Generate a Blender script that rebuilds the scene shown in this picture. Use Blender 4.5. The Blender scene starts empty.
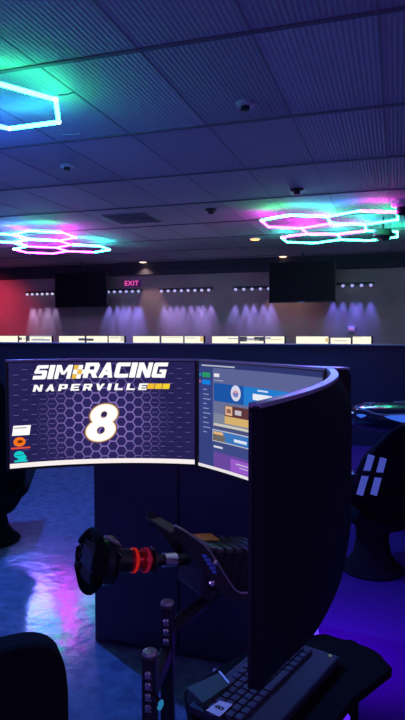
import bpy, bmesh, math, random
from mathutils import Vector, Matrix
random.seed(7)
C = bpy.context.scene.collection
PI = math.pi
# ------------------------------------------------------------------ camera, world, exposure
FPX, PITCH, YAW, EYE = 600.0, math.radians(2.58), math.radians(17.9), 1.5
cd = bpy.data.cameras.new('camera'); cam = bpy.data.objects.new('camera', cd); C.objects.link(cam)
cam.location = (0, 0, EYE); cam.rotation_euler = (PI/2 - PITCH, 0, YAW)
cd.sensor_fit = 'VERTICAL'; cd.sensor_height = 24; cd.lens = FPX/720*24; cd.clip_start = .02
bpy.context.scene.camera = cam
W_ = bpy.data.worlds.new('world'); bpy.context.scene.world = W_; W_.use_nodes = True
bg = W_.node_tree.nodes['Background']; bg.inputs[0].default_value = (.05, .035, .26, 1); bg.inputs[1].default_value = 1.2
vs = bpy.context.scene.view_settings
vs.view_transform = 'Standard'; vs.look = 'None'; vs.gamma = 1; vs.use_curve_mapping = False; vs.exposure = 0.0

def lamp(name, kind, loc, col, power, size=.1, aim=None, spot=1.2, blend=.6, parent=None):
    l = bpy.data.lights.new(name, kind); l.color = col; l.energy = power
    if kind == 'AREA': l.size = size
    else: l.shadow_soft_size = size
    if kind == 'SPOT': l.spot_size = spot; l.spot_blend = blend
    o = bpy.data.objects.new(name, l); C.objects.link(o); o.location = loc
    if aim is not None:
        o.rotation_euler = (Vector(aim) - Vector(loc)).to_track_quat('-Z', 'Y').to_euler()
    return o

# unseen fill lights added: blue by the hexagon lamps, violet around the viewer
lamp('near_hexagon_fill', 'SPOT', (-2.6, 3.3, 2.88), (.06, .17, 1), 420, .03, (-2.6, 3.3, 0), 2.7, .6)
lamp('left_hexagon_fill', 'SPOT', (-5.5, 8.0, 2.86), (.11, .15, 1), 190, .45, (-4.5, 5.5, 0), 2.5, .7)
lamp('right_hexagon_fill', 'SPOT', (-.8, 7.6, 2.86), (.10, .10, 1), 200, .45, (-1, 5.5, 0), 2.5, .7)
lamp('violet_fill', 'POINT', (-.2, -2.2, 1.7), (.52, .22, 1), 38, .2)
lamp('violet_fill', 'POINT', (3.6, 1.2, 1.9), (.5, .2, 1), 24, .2)
lamp('violet_fill', 'POINT', (-6.0, 2.0, 1.9), (.28, .2, 1), 55, .2)
lamp('near_hexagon_fill', 'POINT', (-2.9, 3.6, 2.5), (.02, .12, 1), 13, .03)
# ------------------------------------------------------------------ view geometry (camera stands at the origin of the plan)
CY, SY = math.cos(YAW), math.sin(YAW)
def pl(X, Y, z=0): return Vector((X*CY - Y*SY, X*SY + Y*CY, z))      # plan point: X to the right of the view, Y ahead
def ray(u, v):
    a, b = (u-202.5)/FPX, -(v-360)/FPX
    y = math.cos(PITCH) + b*math.sin(PITCH); z = -math.sin(PITCH) + b*math.cos(PITCH)
    return Vector((a*CY - y*SY, a*SY + y*CY, z))
O_ = Vector((0, 0, EYE))
def at_z(u, v, z): d = ray(u, v); return O_ + d*((z-EYE)/d.z)
def at_y(u, v, y): d = ray(u, v); return O_ + d*(y/d.y)
def at_d(u, v, D): d = ray(u, v); return O_ + d*(D/(d.x*-SY + d.y*CY))
def at_plane(u, v, p, n): d = ray(u, v); return O_ + d*((p-O_).dot(n)/d.dot(n))
def s2l(c): c = c/255; return c/12.92 if c <= .04045 else ((c+.055)/1.055)**2.4
def rgb(r, g, b): return (s2l(r), s2l(g), s2l(b), 1)

# ------------------------------------------------------------------ materials
def newmat(name):
    m = bpy.data.materials.new(name); m.use_nodes = True
    nt = m.node_tree; return m, nt, nt.nodes, nt.links
def pbr(name, col, rough=.5, metal=0, noise=None, bump=0, spec=None, coat=0):
    m, nt, N, L = newmat(name); b = N['Principled BSDF']
    b.inputs['Base Color'].default_value = col; b.inputs['Roughness'].default_value = rough
    b.inputs['Metallic'].default_value = metal
    if coat: b.inputs['Coat Weight'].default_value = coat; b.inputs['Coat Roughness'].default_value = .15
    if spec is not None: b.inputs['Specular IOR Level'].default_value = spec
    if noise:
        tc = N.new('ShaderNodeTexCoord'); n = N.new('ShaderNodeTexNoise'); n.inputs['Scale'].default_value = noise
        L.new(tc.outputs['Object'], n.inputs['Vector'])
        mx = N.new('ShaderNodeMix'); mx.data_type = 'RGBA'
        mx.inputs[6].default_value = tuple(c*.75 for c in col[:3])+(1,); mx.inputs[7].default_value = tuple(min(1, c*1.3) for c in col[:3])+(1,)
        L.new(n.outputs[0], mx.inputs[0]); L.new(mx.outputs[2], b.inputs['Base Color'])
        if bump:
            bp = N.new('ShaderNodeBump'); bp.inputs['Strength'].default_value = bump; bp.inputs['Distance'].default_value = .01
            L.new(n.outputs[0], bp.inputs['Height']); L.new(bp.outputs[0], b.inputs['Normal'])
    return m
_em = {}
def glow(col, s=1.0):
    k = (tuple(round(c, 5) for c in col), s)
    if k in _em: return _em[k]
    m, nt, N, L = newmat('glow'); N.remove(N['Principled BSDF'])
    e = N.new('ShaderNodeEmission'); e.inputs[0].default_value = col; e.inputs[1].default_value = s
    L.new(e.outputs[0], N['Material Output'].inputs[0]); _em[k] = m
    return m
M = {}
M['plastic'] = pbr('black plastic', (.012, .012, .016, 1), .42)
M['shell'] = pbr('monitor shell', (.006, .006, .010, 1), .6, spec=.25)
M['edge'] = pbr('satin grey edge', (.42, .42, .46, 1), .35)
M['gloss'] = pbr('gloss black', (.012, .014, .03, 1), .12, coat=.6)
M['fabric'] = pbr('black upholstery', (.008, .007, .012, 1), .9, noise=120, bump=.2, spec=.1)
M['rubber'] = pbr('rubber', (.006, .006, .008, 1), .9, spec=.1)
M['metal'] = pbr('dark steel', (.05, .05, .06, 1), .4, .8)
M['alu'] = pbr('black anodised profile', (.035, .033, .05, 1), .4, .35)
M['bright'] = pbr('bright steel', (.75, .75, .8, 1), .25, .95)
M['grey'] = pbr('grey aluminium', (.4, .4, .44, 1), .4, .6)
M['cabinet'] = pbr('dark laminate', (.032, .024, .062, 1), .35, noise=6)
M['orange'] = pbr('orange sticker', (.85, .33, .02, 1), .5)
M['bluepaint'] = pbr('blue print', (.10, .22, .9, 1), .5)
M['red'] = pbr('red anodised', (.8, .02, .03, 1), .25, .5)
M['white'] = pbr('white paper', (.85, .85, .9, 1), .6)
M['ink'] = pbr('black ink', (.01, .01, .012, 1), .6)
M['key'] = pbr('key caps', (.055, .065, .10, 1), .6, spec=.3)
M['board'] = pbr('keyboard case', (.026, .034, .06, 1), .55, spec=.3)
M['green'] = pbr('dark green plastic', (.02, .07, .055, 1), .5)
M['strap'] = pbr('pale blue webbing', (.42, .6, 1, 1), .6, noise=200)
M['whiteplastic'] = pbr('white plastic', (.5, .5, .55, 1), .4)
M['tv'] = pbr('dark screen glass', (.006, .006, .010, 1), .5, spec=.12)
M['partition'] = pbr('partition laminate', (.022, .028, .06, 1), .4, noise=3)
M['cap'] = pbr('partition cap', (.35, .38, .5, 1), .3)

# ribbed acoustic tile: each tile a shade of its own, fine ribs running away from the viewer
def ceiling_mat(ox, oy):
    m, nt, N, L = newmat('ribbed ceiling tile'); b = N['Principled BSDF']; b.inputs['Roughness'].default_value = .8
    b.inputs['Specular IOR Level'].default_value = .15
    tc = N.new('ShaderNodeTexCoord'); sp = N.new('ShaderNodeSeparateXYZ'); L.new(tc.outputs['Object'], sp.inputs[0])
    def mt(op, a, bv=None):
        n = N.new('ShaderNodeMath'); n.operation = op
        for i, q in enumerate((a, bv)):
            if q is None: continue
            if isinstance(q, (int, float)): n.inputs[i].default_value = q
            else: L.new(q, n.inputs[i])
        return n.outputs[0]
    rib = mt('SINE', mt('MULTIPLY', sp.outputs[0], 2*PI/.029))
    tx = mt('FLOOR', mt('DIVIDE', mt('SUBTRACT', sp.outputs[0], ox), .61)); ty = mt('FLOOR', mt('DIVIDE', mt('SUBTRACT', sp.outputs[1], oy), 1.22))
    cb = N.new('ShaderNodeCombineXYZ'); L.new(tx, cb.inputs[0]); L.new(ty, cb.inputs[1])
    wn = N.new('ShaderNodeTexWhiteNoise'); wn.noise_dimensions = '2D'; L.new(cb.outputs[0], wn.inputs['Vector'])
    g = mt('ADD', mt('ADD', .40, mt('MULTIPLY', wn.outputs['Value'], .10)), mt('MULTIPLY', rib, .028))
    cc = N.new('ShaderNodeCombineColor'); L.new(g, cc.inputs[0]); L.new(mt('MULTIPLY', g, .93), cc.inputs[1]); L.new(g, cc.inputs[2])
    L.new(cc.outputs[0], b.inputs['Base Color'])
    bp = N.new('ShaderNodeBump'); bp.inputs['Strength'].default_value = .25; bp.inputs['Distance'].default_value = .006
    L.new(rib, bp.inputs['Height']); L.new(bp.outputs[0], b.inputs['Normal'])
    return m
def floor_mat():
    m, nt, N, L = newmat('sealed concrete floor'); b = N['Principled BSDF']
    b.inputs['IOR'].default_value = 1.65
    tc = N.new('ShaderNodeTexCoord')
    n = N.new('ShaderNodeTexNoise'); n.inputs['Scale'].default_value = 14; n.inputs['Detail'].default_value = 6; L.new(tc.outputs['Object'], n.inputs['Vector'])
    v = N.new('ShaderNodeTexVoronoi'); v.inputs['Scale'].default_value = 26; L.new(tc.outputs['Object'], v.inputs['Vector'])
    r = N.new('ShaderNodeValToRGB'); r.color_ramp.elements[0].position = .35; r.color_ramp.elements[1].position = .7
    r.color_ramp.elements[0].color = (.10, .13, .22, 1); r.color_ramp.elements[1].color = (.18, .22, .34, 1); L.new(n.outputs[0], r.inputs[0])
    sp = N.new('ShaderNodeValToRGB'); sp.color_ramp.elements[0].position = .05; sp.color_ramp.elements[1].position = .12
    sp.color_ramp.elements[0].color = (1.9, 1.9, 1.9, 1); sp.color_ramp.elements[1].color = (1, 1, 1, 1); L.new(v.outputs['Distance'], sp.inputs[0])
    mx = N.new('ShaderNodeMix'); mx.data_type = 'RGBA'; mx.blend_type = 'MULTIPLY'; mx.inputs[0].default_value = 1
    L.new(r.outputs[0], mx.inputs[6]); L.new(sp.outputs[0], mx.inputs[7]); L.new(mx.outputs[2], b.inputs['Base Color'])
    b.inputs['Roughness'].default_value = .13
    w = N.new('ShaderNodeTexNoise'); w.inputs['Scale'].default_value = 9; w.inputs['Detail'].default_value = 3; L.new(tc.outputs['Object'], w.inputs['Vector'])
    bp = N.new('ShaderNodeBump'); bp.inputs['Strength'].default_value = .12; bp.inputs['Distance'].default_value = .02
    L.new(w.outputs[0], bp.inputs['Height']); L.new(bp.outputs[0], b.inputs['Normal'])
    return m

# hexagon wallpaper shown by a screen (uv in metres from the screen's centre)
def hex_wallpaper(size):
    m, nt, N, L = newmat('hexagon wallpaper'); N.remove(N['Principled BSDF'])
    def mt(op, *a):
        n = N.new('ShaderNodeMath'); n.operation = op
        for i, q in enumerate(a):
            if isinstance(q, (int, float)): n.inputs[i].default_value = q
            else: L.new(q, n.inputs[i])
        return n.outputs[0]
    uv = N.new('ShaderNodeUVMap'); sp = N.new('ShaderNodeSeparateXYZ'); L.new(uv.outputs[0], sp.inputs[0])
    U, V = sp.outputs[0], sp.outputs[1]
    sx, sy = size*math.sqrt(3), size                     # flat topped cells: columns size*.866 apart, rows size apart
    def cell(ox, oy):
        x = mt('ABSOLUTE', mt('SUBTRACT', mt('FLOORED_MODULO', mt('ADD', U, ox), sx), sx/2))
        y = mt('ABSOLUTE', mt('SUBTRACT', mt('FLOORED_MODULO', mt('ADD', V, oy), sy), sy/2))
        slant = mt('ADD', mt('MULTIPLY', x, .8660254), mt('MULTIPLY', y, .5))
        return mt('MAXIMUM', y, slant)
    d = mt('MINIMUM', cell(0, 0), cell(sx/2, sy/2))       # 0 at a cell's centre, size/2 on its edge
    line = mt('SMOOTHSTEP', .40*size, .46*size, d) if False else None
    mr = N.new('ShaderNodeMapRange'); mr.interpolation_type = 'SMOOTHSTEP'
    mr.inputs[1].default_value = .40*size; mr.inputs[2].default_value = .485*size; L.new(d, mr.inputs[0])
    r = mt('SQRT', mt('ADD', mt('POWER', mt('MULTIPLY', U, 1.0), 2), mt('POWER', mt('ADD', V, .03), 2)))
    fade = N.new('ShaderNodeMapRange'); fade.inputs[1].default_value = .06; fade.inputs[2].default_value = .25; fade.inputs[3].default_value = 1; fade.inputs[4].default_value = .02
    L.new(r, fade.inputs[0])
    cellc = N.new('ShaderNodeMix'); cellc.data_type = 'RGBA'; cellc.inputs[6].default_value = rgb(36, 32, 82); cellc.inputs[7].default_value = rgb(46, 40, 96)
    L.new(fade.outputs[0], cellc.inputs[0])
    mx = N.new('ShaderNodeMix'); mx.data_type = 'RGBA'; mx.inputs[7].default_value = rgb(150, 124, 205)
    L.new(mt('MULTIPLY', mr.outputs[0], fade.outputs[0]), mx.inputs[0]); L.new(cellc.outputs[2], mx.inputs[6])
    e = N.new('ShaderNodeEmission'); L.new(mx.outputs[2], e.inputs[0]); L.new(e.outputs[0], N['Material Output'].inputs[0])
    return m

# ------------------------------------------------------------------ mesh building
class MB:
    def __init__(s): s.v = []; s.f = []; s.mi = []; s.mats = []; s.uv = {}
    def mat(s, m):
        if m not in s.mats: s.mats.append(m)
        return s.mats.index(m)
    def add(s, vs, fs, m=None):
        o = len(s.v); s.v += [Vector(p) for p in vs]; k = s.mat(m) if m else 0
        for f in fs: s.f.append([i+o for i in f]); s.mi.append(k)
        return o
    def box(s, c, size, fr=None, bev=0, m=None):           # fr: 3x3 frame (columns = axes)
        fr = fr or Matrix.Identity(3); hx, hy, hz = (q/2 for q in size); c = Vector(c)
        bm = bmesh.new()
        P = [(x, y, z) for z in (-hz, hz) for y in (-hy, hy) for x in (-hx, hx)]
        V = [bm.verts.new(p) for p in P]
        for f in ((0, 2, 3, 1), (4, 5, 7, 6), (0, 1, 5, 4), (2, 6, 7, 3), (0, 4, 6, 2), (1, 3, 7, 5)): bm.faces.new([V[i] for i in f])
        if bev: bmesh.ops.bevel(bm, geom=bm.edges[:], offset=min(bev, hx*.9, hy*.9, hz*.9), segments=2, profile=.6, affect='EDGES')
        bm.verts.index_update()
        s.add([c + fr @ v.co for v in bm.verts], [[v.index for v in f.verts] for f in bm.faces], m); bm.free(); return s
    def tube(s, pts, r, n=10, closed=False, m=None, rs=None):
        pts = [Vector(p) for p in pts]; k = len(pts); V = []; F = []
        up = Vector((0, 0, 1))
        for i, p in enumerate(pts):
            a = pts[(i-1) % k] if closed or i else p; b = pts[(i+1) % k] if closed or i < k-1 else p
            t = (b-a).normalized(); q = up if abs(t.dot(up)) < .95 else Vector((1, 0, 0))
            x = t.cross(q).normalized(); y = t.cross(x); rr = rs[i] if rs else r
            V += [p + x*(rr*math.cos(2*PI*j/n)) + y*(rr*math.sin(2*PI*j/n)) for j in range(n)]
        for i in range(k if closed else k-1):
            i2 = (i+1) % k
            F += [[i*n+j, i*n+(j+1) % n, i2*n+(j+1) % n, i2*n+j] for j in range(n)]
        if not closed: F += [list(range(n))[::-1], [(k-1)*n+j for j in range(n)]]
        s.add(V, F, m); return s
    def lathe(s, prof, c=(0, 0, 0), fr=None, n=24, m=None):  # prof: (radius, height) along the frame's third axis
        fr = fr or Matrix.Identity(3); c = Vector(c); V = []; F = []; k = len(prof)
        for r, h in prof: V += [c + fr @ Vector((r*math.cos(2*PI*j/n), r*math.sin(2*PI*j/n), h)) for j in range(n)]
        for i in range(k-1): F += [[i*n+j, i*n+(j+1) % n, (i+1)*n+(j+1) % n, (i+1)*n+j] for j in range(n)]
        F += [list(range(n))[::-1], [(k-1)*n+j for j in range(n)]]
        s.add(V, F, m); return s
    def prism(s, pts, ext, m=None):                        # pts: 3-D outline, ext: extrusion vector
        k = len(pts); pts = [Vector(p) for p in pts]; ext = Vector(ext)
        s.add(pts + [p+ext for p in pts], [list(range(k))[::-1], list(range(k, 2*k))] + [[i, (i+1) % k, k+(i+1) % k, k+i] for i in range(k)], m); return s
    def build(s, name, m=None, parent=None, smooth=False, local=False, mods=None):
        me = bpy.data.meshes.new(name); me.from_pydata([tuple(p) for p in s.v], [], s.f)
        for q in (s.mats or [m]): me.materials.append(q)
        if s.mats:
            for p, k in zip(me.polygons, s.mi): p.material_index = k
        if s.uv:
            ul = me.uv_layers.new(name='UVMap')
            for lp in me.loops: ul.data[lp.index].uv = s.uv.get(lp.vertex_index, (0, 0))
        bm = bmesh.new(); bm.from_mesh(me); bmesh.ops.recalc_face_normals(bm, faces=bm.faces[:]); bm.to_mesh(me); bm.free()
        if smooth:
            for p in me.polygons: p.use_smooth = True
        o = bpy.data.objects.new(name, me); C.objects.link(o)
        if smooth:
            try:
                me.set_sharp_from_angle(angle=math.radians(38))
            except Exception: pass
        if parent is not None:
            o.parent = parent; WM[o.name] = WM[parent.name]
            if not local: me.transform(WM[parent.name].inverted())
        return o
WM = {}
def thing(name, label, cat, loc, rz=0, group=None):
    o = bpy.data.objects.new(name, None); C.objects.link(o); o.empty_display_size = .1
    o.location = loc; o.rotation_euler = (0, 0, rz); WM[o.name] = Matrix.Translation(Vector(loc)) @ Matrix.Rotation(rz, 4, 'Z')
    o['label'] = label; o['category'] = cat
    if group: o['group'] = group
    return o
def tag(o, label, cat, group=None, kind=None):
    o['label'] = label; o['category'] = cat
    if group: o['group'] = group
    if kind: o['kind'] = kind
    return o
def struct(o): o['kind'] = 'structure'; return o
def copy_tree(root, loc, rz, label, group=None):
    r = root.copy(); C.objects.link(r); r.location = loc; r.rotation_euler = (0, 0, rz); r['label'] = label
    if group: r['group'] = group
    for ch in list(root.children):
        c = ch.copy(); C.objects.link(c); c.parent = r
        for g in list(ch.children):
            d = g.copy(); C.objects.link(d); d.parent = c
    return r
def frame(ax, up=(0, 0, 1)):                               # columns: right, forward(ax), up
    y = Vector(ax).normalized(); x = y.cross(Vector(up)).normalized(); z = x.cross(y)
    return Matrix((x, y, z)).transposed()
def text2d(body, size, offset=0, shear=0, spacing=1.0):
    cu = bpy.data.curves.new('t', 'FONT'); cu.body = body; cu.size = size; cu.offset = offset; cu.shear = shear; cu.space_character = spacing
    cu.resolution_u = 3
    o = bpy.data.objects.new('t', cu); C.objects.link(o)
    dg = bpy.context.evaluated_depsgraph_get(); dg.update()
    me = bpy.data.meshes.new_from_object(o.evaluated_get(dg))
    V = [(v.co.x, v.co.y) for v in me.vertices]; F = [list(p.vertices) for p in me.polygons]
    bpy.data.objects.remove(o); bpy.data.meshes.remove(me); bpy.data.curves.remove(cu)
    x0 = min(v[0] for v in V); x1 = max(v[0] for v in V); y0 = min(v[1] for v in V); y1 = max(v[1] for v in V)
    return [(v[0]-x0, v[1]-y0) for v in V], F, x1-x0, y1-y0

# ------------------------------------------------------------------ the room
H = 3.0; OX, OY = -.105, .546
XL, XR, YB, YF = -9.6, 5.0, 12.0, -2.5
PY, PH = 8.2, 1.335
M['ceiling'] = ceiling_mat(OX, OY); M['floor'] = floor_mat()
M['wallback'] = pbr('painted wall', (.42, .30, .29, 1), .85, noise=2)
struct(MB().box(((XL+XR)/2, (YB+YF)/2, -.05), (XR-XL, YB-YF, .1)).build('floor', M['floor']))
struct(MB().box(((XL+XR)/2, (YB+YF)/2, H+.05), (XR-XL, YB-YF, .1)).build('ceiling', M['ceiling']))
struct(MB().box(((XL+XR)/2, YB+.06, H/2), (XR-XL, .12, H)).build('wall_back', M['wallback']))
struct(MB().box((XL-.06, (YB+YF)/2, H/2), (.12, YB-YF, H)).build('wall_left', M['wallback']))
struct(MB().box((XR+.06, (YB+YF)/2, H/2), (.12, YB-YF, H)).build('wall_right', M['wallback']))
g = MB()
k = math.ceil((XL-OX)/.61)
while OX + .61*k < XR: g.box((OX+.61*k, (YB+YF)/2, H-.001), (.012, YB-YF, .004)); k += 1
struct(g.build('trim_4', pbr('pale ceiling grid', (.26, .25, .28, 1), .7))); g = MB()
k = math.ceil((YF-OY)/1.22)
while OY + 1.22*k < YB: g.box(((XL+XR)/2, OY+1.22*k, H-.003), (XR-XL, .03, .012)); k += 1
M['grid'] = pbr('dark ceiling grid', (.13, .12, .15, 1), .7)
struct(g.build('trim_1', M['grid']))
struct(MB().box(((XL+XR)/2, YB-.10, H-.13), (XR-XL, .2, .26)).build('trim_2', pbr('dark soffit', (.03, .03, .05, 1), .7)))
struct(MB().box(((XL+XR)/2, PY+.06, PH/2), (XR-XL, .12, PH)).build('wall_partition', M['partition']))
struct(MB().box(((XL+XR)/2, PY+.05, PH+.009), (XR-XL, .17, .018), bev=.004).build('trim_3', M['cap']))
struct(MB().box(((XL+XR)/2, YB-.008, .05), (XR-XL, .016, .1)).build('baseboard_back', M['plastic']))

# ------------------------------------------------------------------ hexagon lights under the ceiling
def hue(h, s=.93, v=1.0):
    import colorsys
    return colorsys.hsv_to_rgb(h % 1, s, v)
def hex_light(cells, side, a0, z, huef, label, strength, cables=()):
    cx = sum(c[0] for c in cells)/len(cells); cy = sum(c[1] for c in cells)/len(cells)
    t = thing('hexagon_light', label, 'ceiling light', (cx, cy, z), 0, 'honeycomb lights on the ceiling')
    edges = {}; nodes = {}
    for (x, y) in cells:
        vs_ = [(x+side*math.cos(a0+i*PI/3), y+side*math.sin(a0+i*PI/3)) for i in range(6)]
        for i in range(6):
            p, q = vs_[i], vs_[(i+1) % 6]
            kp = (round(p[0], 2), round(p[1], 2)); kq = (round(q[0], 2), round(q[1], 2))
            edges[tuple(sorted((kp, kq)))] = (p, q); nodes[kp] = p
    for p, q in edges.values():
        P, Q = Vector((*p, z)), Vector((*q, z)); d = (Q-P).normalized(); mid = (P+Q)/2
        c = hue(huef(mid.x-cx, mid.y-cy), .97)
        MB().tube([P+d*.02, Q-d*.02], .0135, 10).build('light_tube', glow((*c, 1), strength), t, smooth=True)
    for p in nodes.values():
        MB().lathe([(.012, -.012), (.016, -.008), (.016, .008), (.012, .012)], (*p, z), n=10).build('connector', M['lit_connector'], t)
        if random.random() < .3:
            MB().tube([(*p, z+.012), (*p, H-.001)], .0018, 6).build('hanging_wire', M['bright'], t)
    for pts in cables: MB().tube(pts, .004, 8).build('power_cable', M['whiteplastic'], t, smooth=True)
    return t
M['lit_connector'] = glow((.8, .9, 1, 1), 2.0)
HZ = 2.875; HEX_S = 26; HK = (HZ-EYE)/1.43
S3 = math.sqrt(3)
# right lamp: two, one and two cells, points towards the viewer
mid = Vector((-.835, 7.80))*HK; sd = .478*HK; wv = sd*S3
cells = [(mid.x-wv/2, mid.y), (mid.x+wv/2, mid.y), (mid.x, mid.y+1.5*sd), (mid.x-wv/2, mid.y+3*sd), (mid.x+wv/2, mid.y+3*sd)]
def right_hue(x, y):
    if y < -.75: return .36 if x < -.5 else .50 if x < -.1 else .64 if x < .3 else .86     # edges nearest the viewer
    if y < -.1: return .83 if x < -.1 else .40
    if y < .5: return .85 if x < .2 else .52
    return .47 if x < .2 else .42
hex_light(cells, sd, PI/6, HZ, right_hue, 'honeycomb light of glowing tubes at the right, beside the warm downlight', 28)
# left lamp: three cells in a row away from the viewer and one on either side
sd = .455*HK; pt_ = sd*S3; B5 = math.radians(5)
def dr(p, deg): return (p[0]+pt_*math.cos(math.radians(deg)), p[1]+pt_*math.sin(math.radians(deg)))
cS = (-5.87*HK, 9.08*HK); cT = dr(cS, 5); cR = dr(cS, -55); cP = dr(cR, -55); cQ = dr(cR, -115)
def left_hue(x, y):
    if y < -.8: return .60 if x < .5 else .38
    if y < -.35: return .80 if x > -.1 else .60
    if y < .3: return .54 if x < .3 else .84
    return .80 if x < .2 else .50
hex_light([cS, cT, cR, cP, cQ], sd, B5+PI/6, HZ, left_hue, 'honeycomb light of glowing tubes at the left above the hanging television', 34)
# near lamp, mostly out of the picture to the left
pa, pb = Vector((-2.02, 3.31))*HK, Vector((-2.19, 3.62))*HK; pm = (pa+pb)/2; sd = .40*HK; nn = Vector((-(pb-pa).y, (pb-pa).x)).normalized()
if nn.x > 0: nn = -nn
wv = sd*S3; ang = math.atan2(-nn.y, -nn.x)
c1 = pm+nn*wv/2; c2 = c1+nn*wv
ca = at_z(58, 95, HZ+.02); cb = at_z(75, 92, H-.004)
hex_light([c1, c2], sd, ang+PI/6, HZ, lambda x, y: .36 if y < -.12 else .40 if x > .55 else .56 if y > .2 and x > .25 else .62,
          'nearest hexagon light, cyan and green tubes cut by the left picture edge', 24,
          cables=[[ca, (ca+cb)/2+Vector((.02, -.03, -.02)), cb], [at_z(62, 134, H-.01), at_z(70, 134.5, H-.012), at_z(80, 133.5, H-.006)]])

# ------------------------------------------------------------------ ceiling fittings
def round_fitting(name, label, cat, u, v, r, h, m, group=None):
    p = at_z(u, v, H); t = thing(name, label, cat, (p.x, p.y, H), 0, group)
    MB().lathe([(r, 0), (r*1.0, -h*.3), (r*.8, -h*.45)], p, n=20).build('base', m, t, smooth=True)
    MB().lathe([(r*.5, -h*.45), (r*.5, -h*.9), (r*.35, -h)], p, n=16).build('sensor', M['metal'], t, smooth=True)
    return t
round_fitting('smoke_detector', 'small smoke detector on a tile near the top centre of the ceiling', 'smoke detector', 245, 103, .06, .05, M['whiteplastic'], 'round fittings on the ceiling tiles')
round_fitting('smoke_detector', 'small round fitting on the ceiling tile just beyond the nearest hexagon light', 'smoke detector', 67, 165, .06, .05, M['whiteplastic'], 'round fittings on the ceiling tiles')
round_fitting('smoke_detector', 'small round fitting on the ceiling above the left end of right honeycomb light', 'smoke detector', 297, 189, .07, .06, M['plastic'], 'round fittings on the ceiling tiles')
round_fitting('smoke_detector', 'small dark fitting on the far ceiling between vent and right honeycomb light', 'smoke detector', 211, 209, .07, .06, M['plastic'], 'round fittings on the ceiling tiles')
round_fitting('ceiling_speaker', 'round ceiling speaker at the right picture edge above the right honeycomb light', 'speaker', 402, 201, .12, .16, M['whiteplastic'])
p = at_z(383, 234, 2.78); t = thing('dome_camera', 'dark dome camera hanging in front of the right honeycomb light', 'camera', p)
MB().tube([p+Vector((0, 0, .04)), (p.x, p.y, H)], .012).build('stem', M['plastic'], t)
MB().lathe([(.05, .06), (.11, .05), (.125, .0), (.12, -.03)], p, n=24).build('housing', M['green'], t, smooth=True)  # black housing, the green light on it put into its colour
MB().lathe([(.10, -.03), (.09, -.06), (.05, -.085), (.01, -.09)], p, n=24).build('dome', M['gloss'], t, smooth=True)
q = at_z(133, 218, H); t = thing('ceiling_vent', 'dark square air vent in the far ceiling left of centre', 'vent', (q.x, q.y, H))
MB().box((q.x, q.y, H-.006), (.6, .6, .012)).build('backing', pbr('grey vent', (.22, .22, .24, 1), .6), t)
for i in range(6): MB().box((q.x, q.y-.25+.1*i, H-.016), (.56, .02, .012)).build('slat', M['grid'], t)
def downlight(u, v, col, s, pw, label):
    p = at_z(u, v, H); t = thing('recessed_downlight', label, 'downlight', (p.x, p.y, H), 0, 'round downlights in the far ceiling')
    MB().lathe([(.105, 0), (.105, -.008), (.078, -.014), (.078, 0)], p, n=24).build('trim_ring', M['whiteplastic'], t, smooth=True)
    MB().lathe([(.075, -.001), (.07, -.022), (.03, -.03)], p, n=20).build('bulb', glow(col, s), t, smooth=True)
    o = lamp('downlight_beam', 'SPOT', (p.x, p.y, H-.05), col[:3], pw, .05, (p.x, p.y, 0), 2.0, .8)
downlight(255, 238.5, (1, .42, .14, 1), 3.2, 40, 'warm orange downlight left of the right honeycomb light')
downlight(283, 256, (1, .62, .45, 1), 2.0, 30, 'pale downlight in front of the right hanging television')
downlight(143, 261.5, (1, .66, .5, 1), 2.0, 22, 'pale downlight in the far ceiling left of centre')

# ------------------------------------------------------------------ back wall: light bars, televisions, exit sign
def light_bar(u0, u1, v, n, col, pw, label):
    a, b = at_y(u0, v, YB-.09), at_y(u1, v, YB-.09); z = (a.z+b.z)/2; c = Vector(((a.x+b.x)/2, YB-.09, z))
    t = thing('led_wall_bar', label, 'wall light', c, 0, 'light bars along the back wall')
    MB().box(c+Vector((0, .03, .035)), (b.x-a.x+.12, .10, .05), bev=.01).build('housing', M['plastic'], t)
    for i in range(n):
        x = a.x+(b.x-a.x)*i/(n-1)
        MB().lathe([(.026, .02), (.032, -.005), (.024, -.03)], (x, YB-.12, z), n=14).build('led', glow((*[.35+.65*q for q in col], 1), .85), t, smooth=True)
        l = lamp('led_beam', 'SPOT', (x, YB-.11, z-.045), col, pw*16, .02, (x+random.uniform(-.12, .12), YB-.02, z-1.05), math.radians(36), .8)
LAV = (.50, .42, 1.0)
light_bar(28, 53, 294, 6, (.55, .5, 1.0), 1.6, 'light bar of white LEDs left of the left television')
light_bar(109, 139, 291.5, 6, (.20, .22, 1.0), 3.4, 'blue light bar just right of the left television')
light_bar(162, 209, 290.5, 8, (.34, .30, 1.0), 2.8, 'long lavender light bar at the middle of the back wall')
light_bar(236, 269, 289, 5, (.24, .25, 1.0), 3.2, 'blue light bar just left of the right television')
light_bar(334, 371, 285.5, 5, (.14, .16, 1.0), 3.0, 'deep blue light bar right of the right television')
def hanging_tv(u0, u1, v0, v1, y, label):
    a, b = at_y(u0, v0, y), at_y(u1, v1, y); c = (a+b)/2; w, h = b.x-a.x, a.z-b.z
    t = thing('hanging_television', label, 'television', (c.x, y, c.z), 0, 'televisions hung from the ceiling')
    MB().box((c.x, y+.03, c.z), (w, .05, h), bev=.008).build('casing', M['plastic'], t)
    MB().box((c.x, y+.003, c.z+.006), (w-.03, .006, h-.04)).build('screen', M['tv'], t)
    MB().box((c.x, y+.002, c.z-h/2+.008), (.14, .008, .008)).build('badge', M['bright'], t)
    MB().tube([(c.x, y+.09, c.z), (c.x, y+.09, H)], .025, 12).build('ceiling_pole', M['metal'], t, smooth=True)
    MB().box((c.x, y+.07, c.z), (.3, .05, .3)).build('bracket', M['metal'], t)
hanging_tv(54.5, 107, 273, 307, 11.3, 'black television hung from the ceiling at left, beside the exit sign')
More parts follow.
